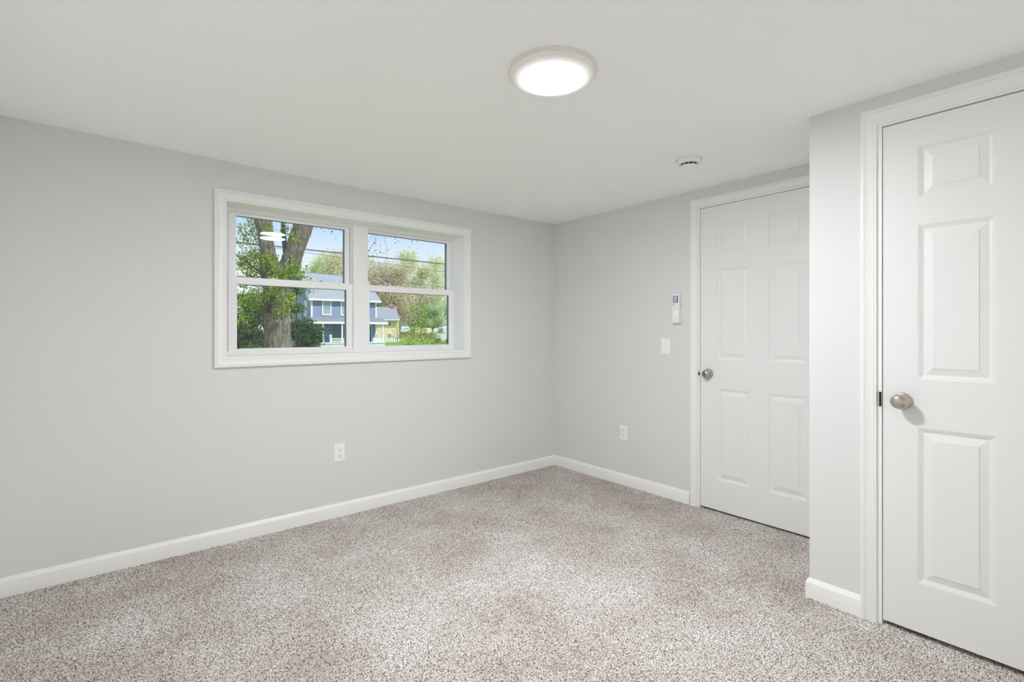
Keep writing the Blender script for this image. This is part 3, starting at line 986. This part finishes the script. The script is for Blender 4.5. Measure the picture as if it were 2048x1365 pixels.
def z_at(px, py, q=0.0):
    a = a_at(px, q)
    return EYE[2] + (HORIZON - py) * (HD + 0.588 * a + 0.809 * q) / FPX
WA = a_at(752)
LQ = 9.9
EZ = z_at(616, 594.5)
RZ = 7.85
PZR = z_at(660, 645, -1.9)
house = empty('blue_house', HP(0, 0, GH), 'two storey blue sided house with white trim and a front porch seen through both windows', 'house')
O = HP(0, 0, GH)
def hbox(b, a0, a1, q0, q1, zz0, zz1, m=0):
    b.hexa([HP(a, q, z) for z in (zz0, zz1) for (a, q) in ((a0, q0), (a1, q0), (a1, q1), (a0, q1))], m)
def lap_wall(b, p0, p1, out, za, zb, pitch=0.125, top=None):
    """clapboard courses between two plan points, clipped under a gable when top is given."""
    n = int((zb - za) / pitch)
    for k in range(n):
        z0, z1 = za + k * pitch, za + (k + 1) * pitch
        s0, s1 = (0.0, 1.0) if top is None else top(z1)
        if s1 <= s0: continue
        A, B_ = p0 + (p1 - p0) * s0, p0 + (p1 - p0) * s1
        lo, hi = out * 0.028, out * 0.004
        b.face([A + lo + UP * z0, B_ + lo + UP * z0, B_ + hi + UP * z1, A + hi + UP * z1])
        b.face([A + UP * z0, B_ + UP * z0, B_ + lo + UP * z0, A + lo + UP * z0])
flat = lambda a, q: HP(a, q, 0)
b = MB()
hbox(b, 0, WA, 0, LQ, GH - 0.3, EZ)
lap_wall(b, flat(0, 0), flat(WA, 0), -vh, GH, EZ)
b.build('front_wall', M_SIDING, house, O, weld=False)
b = MB()
lap_wall(b, flat(0, LQ), flat(0, 0), -uh, GH, RZ - 0.1, top=lambda z: (0.0, 1.0) if z <= EZ else ((z - EZ) / (RZ - EZ) * 0.5, 1 - (z - EZ) / (RZ - EZ) * 0.5))
b.build('side_wall', M_SIDING, house, O, weld=False)
b = MB()
oh = 0.42
sl = (RZ - EZ) / (LQ / 2)
def slab(a0, a1, q0, z0, q1, z1, t):
    b.hexa([HP(a0, q0, z0 - t), HP(a1, q0, z0 - t), HP(a1, q1, z1 - t), HP(a0, q1, z1 - t), HP(a0, q0, z0), HP(a1, q0, z0), HP(a1, q1, z1), HP(a0, q1, z1)])
slab(-0.35, WA + 0.45, -oh, EZ - sl * oh + 0.12, LQ / 2, RZ + 0.12, 0.10)
slab(-0.35, WA + 0.45, LQ + oh, EZ - sl * oh + 0.12, LQ / 2, RZ + 0.12, 0.10)
b.build('roof', M_ROOF, house, O)
b = MB()
hbox(b, -0.35, WA + 0.45, -oh - 0.10, -oh + 0.02, EZ - sl * oh - 0.10, EZ - sl * oh + 0.10)
slab(-0.38, -0.30, -oh, EZ - sl * oh + 0.04, LQ / 2, RZ + 0.04, 0.20)
b.build('gutter', M_WHITE, house, O)
for a0 in (0.0, WA):
    b = MB()
    hbox(b, a0 - 0.06 if a0 == 0 else a0 - 0.10, a0 + 0.10 if a0 == 0 else a0 + 0.06, -0.06, 0.10, GH, EZ - 0.1)
    b.build('corner_trim', M_WHITE, house, O)
def house_window(a0, a1, z0, z1, side=False):
    b = MB()
    def bx(s0, s1, w0, w1, n0, n1, m=0):
        if side: hbox(b, -n1, -n0, s0, s1, w0, w1, m)
        else: hbox(b, s0, s1, -n1, -n0, w0, w1, m)
    t = 0.11
    bx(a0 - t, a0, z0 - t, z1 + t, 0.0, 0.07)
    bx(a1, a1 + t, z0 - t, z1 + t, 0.0, 0.07)
    bx(a0, a1, z1, z1 + t, 0.0, 0.07)
    bx(a0, a1, z0 - t, z0, 0.0, 0.07)
    w = b.build('window', M_WHITE, house, O)
    b = MB()
    bx(a0, a1, z0, z1, 0.02, 0.04)
    b.build('pane', M_PANE, w, O)
    b = MB()
    bx(a0, a1, (z0 + z1) / 2 - 0.03, (z0 + z1) / 2 + 0.03, 0.035, 0.055)
    b.build('meeting_rail', mat('window_rail', lin(120, 140, 152), 0.5), w, O)
zt, zb_ = z_at(653, 603), z_at(653, 629)
house_window(a_at(646), a_at(660.5), zb_, zt)
house_window(a_at(683), a_at(697.5), zb_, zt)
house_window(2.0, 2.7, zb_, zt, side=True)
house_window(5.4, 6.1, zb_, zt, side=True)
# porch
PQ = -1.9
b = MB()
A0, A1 = a_at(624, PQ), a_at(775, PQ)
PT = z_at(660, 634)
slab(A0, A1, PQ - 0.15, PZR + 0.10, 0.0, PT, 0.10)
b.build('porch_roof', mat('porch_shingles', lin(138, 142, 150), 0.85, spec=0.1), house, O)
b = MB()
hbox(b, A0, A1, PQ - 0.20, PQ - 0.05, PZR - 0.16, PZR + 0.06)
hbox(b, A0, A0 + 0.12, PQ, 0.0, PZR - 0.12, PZR + 0.02)
b.build('porch_beam', M_WHITE, house, O)
b = MB()
PF = 0.05
hbox(b, A0 + 0.05, A1 - 0.3, PQ - 0.1, 0.0, PF - 0.14, PF)
hbox(b, A0 + 0.05, A1 - 0.3, PQ - 0.02, 0.0, GH, PF - 0.14)
b.build('porch_floor', mat('porch_boards', lin(206, 214, 218), 0.6), house, O)
for px in (627, 646.5, 684.5, 703, 766):
    a = a_at(px, PQ)
    b = MB()
    hbox(b, a - 0.065, a + 0.065, PQ, PQ + 0.13, PF, PZR - 0.1)
    hbox(b, a - 0.095, a + 0.095, PQ - 0.03, PQ + 0.16, PF, PF + 0.14)
    hbox(b, a - 0.09, a + 0.09, PQ - 0.03, PQ + 0.16, PZR - 0.24, PZR - 0.1)
    b.build('porch_column', M_WHITE, house, O)
ZR = z_at(670, 677, PQ)
b = MB()
r0, r1 = a_at(662, PQ), a_at(703, PQ)
hbox(b, r0, r1, PQ + 0.03, PQ + 0.10, ZR - 0.07, ZR)
hbox(b, r0, r1, PQ + 0.03, PQ + 0.10, PF + 0.07, PF + 0.13)
k = 0
while r0 + 0.14 * k < r1:
    hbox(b, r0 + 0.14 * k, r0 + 0.14 * k + 0.05, PQ + 0.04, PQ + 0.09, PF + 0.1, ZR - 0.04)
    k += 1
b.build('porch_railing', M_WHITE, house, O)
a = a_at(661.5, PQ)
b = MB()
hbox(b, a - 0.08, a + 0.08, PQ - 0.02, PQ + 0.14, GH, ZR + 0.05)
b.lathe(HP(a, PQ + 0.06, ZR + 0.05), (0, 0, 1), [(0.13, 0.0), (0.15, 0.03), (0.08, 0.06), (0.13, 0.13), (0.15, 0.20), (0.11, 0.28), (0.03, 0.32)], 14)
b.build('newel_post', M_WHITE, house, O, smooth=40)
b = MB()
hbox(b, a_at(665), a_at(683), -0.05, 0.02, PF + 0.05, z_at(672, 649))
b.build('porch_window', mat('dark_porch_glass', lin(78, 98, 116), 0.2), house, O)
b = MB()
hbox(b, a_at(737.5), a_at(742.5), -0.06, 0.02, PF, z_at(740, 652))
fd = b.build('front_door', M_DOORD, house, O)
b = MB()
hbox(b, a_at(736.6), a_at(737.5), -0.08, 0.02, PF, z_at(740, 651)); hbox(b, a_at(742.5), a_at(743.5), -0.08, 0.02, PF, z_at(740, 651)); hbox(b, a_at(736.6), a_at(743.5), -0.08, 0.02, z_at(740, 652), z_at(740, 651))
b.build('door_frame', M_WHITE, fd, O)
b = MB()
hbox(b, a_at(746, PQ), a_at(766, PQ), PQ + 0.03, PQ + 0.08, PF, ZR)
b.build('porch_side_panel', mat('pale_panel', lin(206, 220, 226), 0.5), house, O)

# ---- a frame for things further off: x to the right, y away, in metres from the lens
def AW(px, dp): return EYE * np.array([1, 1, 0]) + FW * dp + RT * ((px - 1024) / FPX * dp)
def yz(py, dp): return EYE[2] + (HORIZON - py) * dp / FPX
PC = 775.0                                           # bearing each far building faces along, set before building it
def plan(px, d, back=0.0):
    """plan point on a facade square to the bearing PC, d metres away there; back: metres behind that facade."""
    r = lambda q: FW + RT * ((q - 1024) / FPX)
    c = r(PC)
    ev = c / np.linalg.norm(c)
    k = np.dot(c * d, ev) / np.dot(r(px), ev)
    return EYE * np.array([1, 1, 0]) + r(px) * k + ev * back
def wbox(b, px0, px1, d0, d1, z0, z1, m=0):
    p = [plan(px0, d0), plan(px1, d0), plan(px1, d0, d1 - d0), plan(px0, d0, d1 - d0)]
    b.hexa([p_ + UP * z for z in (z0, z1) for p_ in p], m)

# tan house
M_TAN = mat('tan_siding', lin(238, 218, 180), 0.7)
M_ROOF2 = mat('slate_shingles', lin(150, 156, 166), 0.85, spec=0.1)
TD2 = 72.0
th = empty('tan_house', tuple(AW(775, TD2)[:2]) + (gz(TD2),), 'tan sided house with a slate grey roof beside the blue house, in the right window', 'house')
O = np.array(tuple(AW(775, TD2)[:2]) + (gz(TD2),))
g2 = gz(TD2) - 0.3
b = MB()
wbox(b, 744, 798, TD2, TD2 + 7, g2, yz(640, TD2))
b.build('wall', M_TAN, th, O)
def wslab(b, px0, px1, d0, z0, px2, px3, d1, z1, t):
    lo = [plan(px0, d0), plan(px1, d0)]
    hi = [plan(px3, d1), plan(px2, d1)]
    c = [lo[0] + UP * z0, lo[1] + UP * z0, hi[0] + UP * z1, hi[1] + UP * z1]
    b.hexa([p - UP * t for p in c] + c)
b = MB()
wslab(b, 742, 800, TD2 - 0.5, yz(640, TD2), 742, 791, TD2 + 4, yz(614.5, TD2 + 4), 0.15)
b.build('roof', M_ROOF2, th, O)
b = MB()
wbox(b, 742, 800, TD2 - 0.62, TD2 - 0.5, yz(641.5, TD2), yz(639.4, TD2))
b.build('fascia', M_WHITE, th, O)
b = MB()
wbox(b, 782, 788, TD2 + 3.4, TD2 + 4.0, yz(622, TD2 + 3.4), yz(611.5, TD2 + 3.4))
b.build('chimney', mat('red_brick', lin(176, 110, 96), 0.8), th, O)
for (p0, p1, y0, y1) in ((776.5, 782.5, 654, 644), (777.5, 783, 677, 667), (752.5, 756, 678, 667)):
    b = MB()
    wbox(b, p0, p1, TD2 - 0.10, TD2, yz(y0, TD2), yz(y1, TD2))
    w = b.build('window', M_WHITE, th, O)
    b = MB()
    wbox(b, p0 + 1.1, p1 - 1.1, TD2 - 0.13, TD2 - 0.09, yz(y0 - 1.2, TD2), yz(y1 + 1.2, TD2))
    b.build('pane', mat('house_glass', lin(112, 140, 160), 0.2), w, O)

# low buildings further right
def low_building(name, label, px0, px1, d, eave, ridge, wall, roof):
    global PC
    PC = (px0 + px1) / 2
    O = np.array(tuple(AW(PC, d)[:2]) + (gz(d),))
    root = empty(name, O, label, 'building')
    b = MB()
    wbox(b, px0 + 1, px1 - 1, d, d + 6, gz(d) - 0.3, yz(eave, d))
    b.build('wall', mat(name + '_wall', lin(*wall), 0.7), root, O)
    b = MB()
    wslab(b, px0, px1, d - 0.5, yz(eave + 0.6, d), px0 + 2, px1 - 4, d + 3, yz(ridge, d + 3), 0.14)
    b.build('roof', mat(name + '_roof', lin(*roof), 0.85, spec=0.1), root, O)
low_building('garage', 'low grey roofed garage right of the tan house', 801, 822, 82, 662.5, 653, (196, 178, 150), (186, 196, 208))
low_building('shed', 'low tan roofed shed behind the small bright green tree', 829, 866, 84, 665, 656.5, (206, 186, 162), (214, 196, 170))
low_building('outbuilding', 'low pinkish roofed outbuilding behind the parked van', 866, 894, 82, 667, 657, (204, 190, 176), (206, 188, 178))
low_building('bungalow', 'white gabled bungalow at the right end of the far row', 884, 925, 90, 661, 653, (226, 230, 232), (190, 204, 216))

# white fence, van
FD = 66.0
PC = 783.0
O = np.array(tuple(AW(783, FD)[:2]) + (gz(FD),))
b = MB()
fz0, fz1 = gz(FD) - 0.1, yz(677, FD)
for k in range(8):
    p0 = 767 + k * 4.1
    wbox(b, p0, p0 + 3.9, FD, FD + 0.05, fz0 + 0.05, fz1)
    wbox(b, p0 - 0.15, p0 + 0.55, FD - 0.06, FD + 0.08, fz0, fz1 + 0.08)
tag(b.build('panel_fence', mat('fence_vinyl', lin(236, 242, 246), 0.5), origin=O), 'low white panel fence in front of the tan house', 'fence')

VD = 62.0
O = np.array(tuple(AW(884, VD)[:2]) + (gz(VD),))
van = empty('parked_van', O, 'white van parked at the right end of the far lawn', 'van')
b = MB()
p = lambda px, d, z: EYE * np.array([1, 1, 0]) + FW * d + RT * ((px - 1024) / FPX * VD) + UP * z
z0, z1, z2 = gz(VD) + 0.35, gz(VD) + 1.15, gz(VD) + 2.0
sec = [(870, z0), (870, z1), (873, z1 + 0.1), (877, z2), (902, z2), (903, z0)]
b.rings([[p(x, VD, z) for x, z in sec], [p(x, VD + 1.9, z) for x, z in sec]], True, True, True)
b.build('body', mat('van_paint', lin(236, 240, 242), 0.3), van, O, bevel=0.04)
b = MB()
wn_sec = [(874.5, z1 + 0.12), (877.6, z2 - 0.12), (886, z2 - 0.12), (886, z1 + 0.12)]
b.rings([[p(x, VD - 0.02, z) for x, z in wn_sec], [p(x, VD + 0.02, z) for x, z in wn_sec]], True, True, True)
b.build('side_window', mat('van_glass', lin(116, 142, 160), 0.15), van, O)
for px in (876, 897):
    b = MB()
    b.lathe(p(px, VD - 0.05, gz(VD) + 0.32), FW, [(0.32, 0.0), (0.34, 0.05), (0.34, 0.22)], 20)
    b.build('wheel', mat('tyre', lin(48, 50, 54), 0.8), van, O, smooth=40)

# ---- background trees
def far_tree(label, px, top, d, wid, stops, cnt, size, low=None, trunk=0.16, group='woods beyond the houses', name='woodland_tree'):
    c0 = AW(px, d)
    z0, zt = gz(d) - 0.2, yz(top, d)
    O = np.array((c0[0], c0[1], z0))
    root = empty(name, O, label, 'tree', group)
    hgt = zt - z0
    b = MB()
    fork = z0 + hgt * 0.28
    b.tube([O, O + UP * hgt * 0.3 + RT * 0.1, O + UP * hgt * 0.72, O + UP * hgt * 0.92], [trunk * 1.2, trunk, trunk * 0.5, trunk * 0.15], 7)
    W = wid * d / FPX / 2
    PP = []
    nb = 22
    for k in range(nb):
        t = RNG.uniform(0.22, 0.9)
        a = RNG.uniform(0, 2 * math.pi)
        r = W * (0.55 + 0.55 * math.sin(math.pi * min(1, t * 0.9 + 0.1))) * RNG.uniform(0.45, 1.0)
        st = O + UP * hgt * t
        en = st + (RT * math.cos(a) + FW * math.sin(a)) * r + UP * hgt * RNG.uniform(0.06, 0.24)
        if en[2] > zt: en[2] = zt
        md = (st + en) / 2 + UP * hgt * 0.02
        b.tube([st, md, en], [trunk * 0.35, trunk * 0.22, trunk * 0.06], 4, cap=False)
        m = cnt // nb
        tt = RNG.uniform(0.25, 1.05, (m, 1))
        P = (1 - tt) ** 2 * st + 2 * tt * (1 - tt) * md + tt * tt * en
        PP.append(P + RNG.normal(size=(m, 3)) * np.array([W * 0.20, W * 0.20, hgt * 0.05]))
    if low is not None:
        m = cnt // 3
        PP.append(O + UP * hgt * RNG.uniform(0.02, low, (m, 1)) + RT * RNG.normal(0, W * 0.6, (m, 1)) + FW * RNG.normal(0, W * 0.4, (m, 1)))
    b.build('trunk', mat('far_bark', lin(176, 170, 164), 0.9, spec=0.1), root, O, smooth=60, weld=False)
    v, f = leaf_quads(np.concatenate(PP), size, aspect=0.8)
    raw_mesh('foliage', v, f, leaf_mat('far_leaf', stops), root, O)
G1 = [(0.0, lin(204, 214, 170)), (0.5, lin(224, 230, 184)), (1.0, lin(240, 243, 212))]  # woodland leaf tints, paled to hold distance haze in the colour
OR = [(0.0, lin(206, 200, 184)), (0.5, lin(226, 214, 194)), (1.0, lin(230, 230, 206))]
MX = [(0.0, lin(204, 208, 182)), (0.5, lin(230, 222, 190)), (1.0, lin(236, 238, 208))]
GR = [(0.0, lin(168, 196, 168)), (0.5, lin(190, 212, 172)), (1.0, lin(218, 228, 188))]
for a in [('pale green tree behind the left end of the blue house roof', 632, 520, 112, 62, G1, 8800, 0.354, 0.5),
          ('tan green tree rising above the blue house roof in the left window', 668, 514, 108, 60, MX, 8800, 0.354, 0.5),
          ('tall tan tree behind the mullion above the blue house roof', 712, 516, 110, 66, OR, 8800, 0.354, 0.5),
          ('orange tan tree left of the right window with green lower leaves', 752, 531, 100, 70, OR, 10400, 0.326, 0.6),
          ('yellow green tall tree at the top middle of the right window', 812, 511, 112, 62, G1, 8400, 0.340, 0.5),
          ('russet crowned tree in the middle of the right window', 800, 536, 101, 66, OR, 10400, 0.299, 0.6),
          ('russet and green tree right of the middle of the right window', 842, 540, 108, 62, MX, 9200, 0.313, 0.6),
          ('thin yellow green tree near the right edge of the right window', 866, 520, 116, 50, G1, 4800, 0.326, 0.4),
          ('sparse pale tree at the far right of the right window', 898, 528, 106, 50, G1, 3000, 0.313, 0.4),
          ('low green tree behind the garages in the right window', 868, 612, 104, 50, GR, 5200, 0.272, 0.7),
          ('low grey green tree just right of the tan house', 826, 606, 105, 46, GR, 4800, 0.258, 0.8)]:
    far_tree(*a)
YG = [(0.0, lin(98, 132, 52)), (0.5, lin(146, 172, 74)), (1.0, lin(196, 204, 116))]
far_tree('small bright green tree on the lawn in the right window', 843, 612, 39, 50, YG, 900, 0.12, 0.75, 0.035, 'young trees on the lawn', 'young_tree')
far_tree('low leafy shrub tree at the foot of the small bright green tree', 822, 652, 32, 56, YG, 460, 0.12, 0.9, 0.03, 'young trees on the lawn', 'young_tree')
far_tree('low leafy shrub tree at the right foot of the small bright green tree', 868, 660, 46, 40, YG, 380, 0.12, 0.9, 0.03, 'young trees on the lawn', 'young_tree')
RB = [(0.0, lin(156, 122, 112)), (1.0, lin(190, 160, 146))]
far_tree('bare reddish bush beside the tan house', 794, 644, 56, 30, RB, 260, 0.10, None, 0.05, 'young trees on the lawn', 'bare_bush')

# ---- overhead wires along the street
def wire(label, a, bb, r, y):
    """a, bb: two pixels on the wire; it hangs in the plane y metres beyond the window wall."""
    def hit(q):
        d = FW + RT * (q[0] - 1024) / FPX + UP * (HORIZON - q[1]) / FPX
        return EYE + d * ((y - EYE[1]) / d[1])
    A, B_ = hit(a), hit(bb)
    d = B_ - A
    pts = []
    for k in range(25):
        t = -0.9 + 2.9 * k / 24
        pts.append(A + d * t + UP * (0.0 if 0 <= t <= 1 else 0.04 * ((t if t < 0 else t - 1) ** 2)))
    m = MB()
    m.tube(pts, r, 6)
    o = m.build('overhead_street_wire', mat('wire', lin(84, 96, 106), 0.6), origin=pts[12], smooth=60)
    tag(o, label, 'wire', 'overhead wires along the street')
wire('thick black overhead cable, topmost of the wires outside the window', (471, 484.5), (889, 528.4), 0.034, 22.0)
wire('thin overhead wire just under the thick cable outside the window', (610, 505.0), (864.6, 541.0), 0.010, 22.4)
wire('thin overhead wire lowest of the three, crossing the blue house roof', (593, 542.0), (875.5, 572.9), 0.013, 22.2)
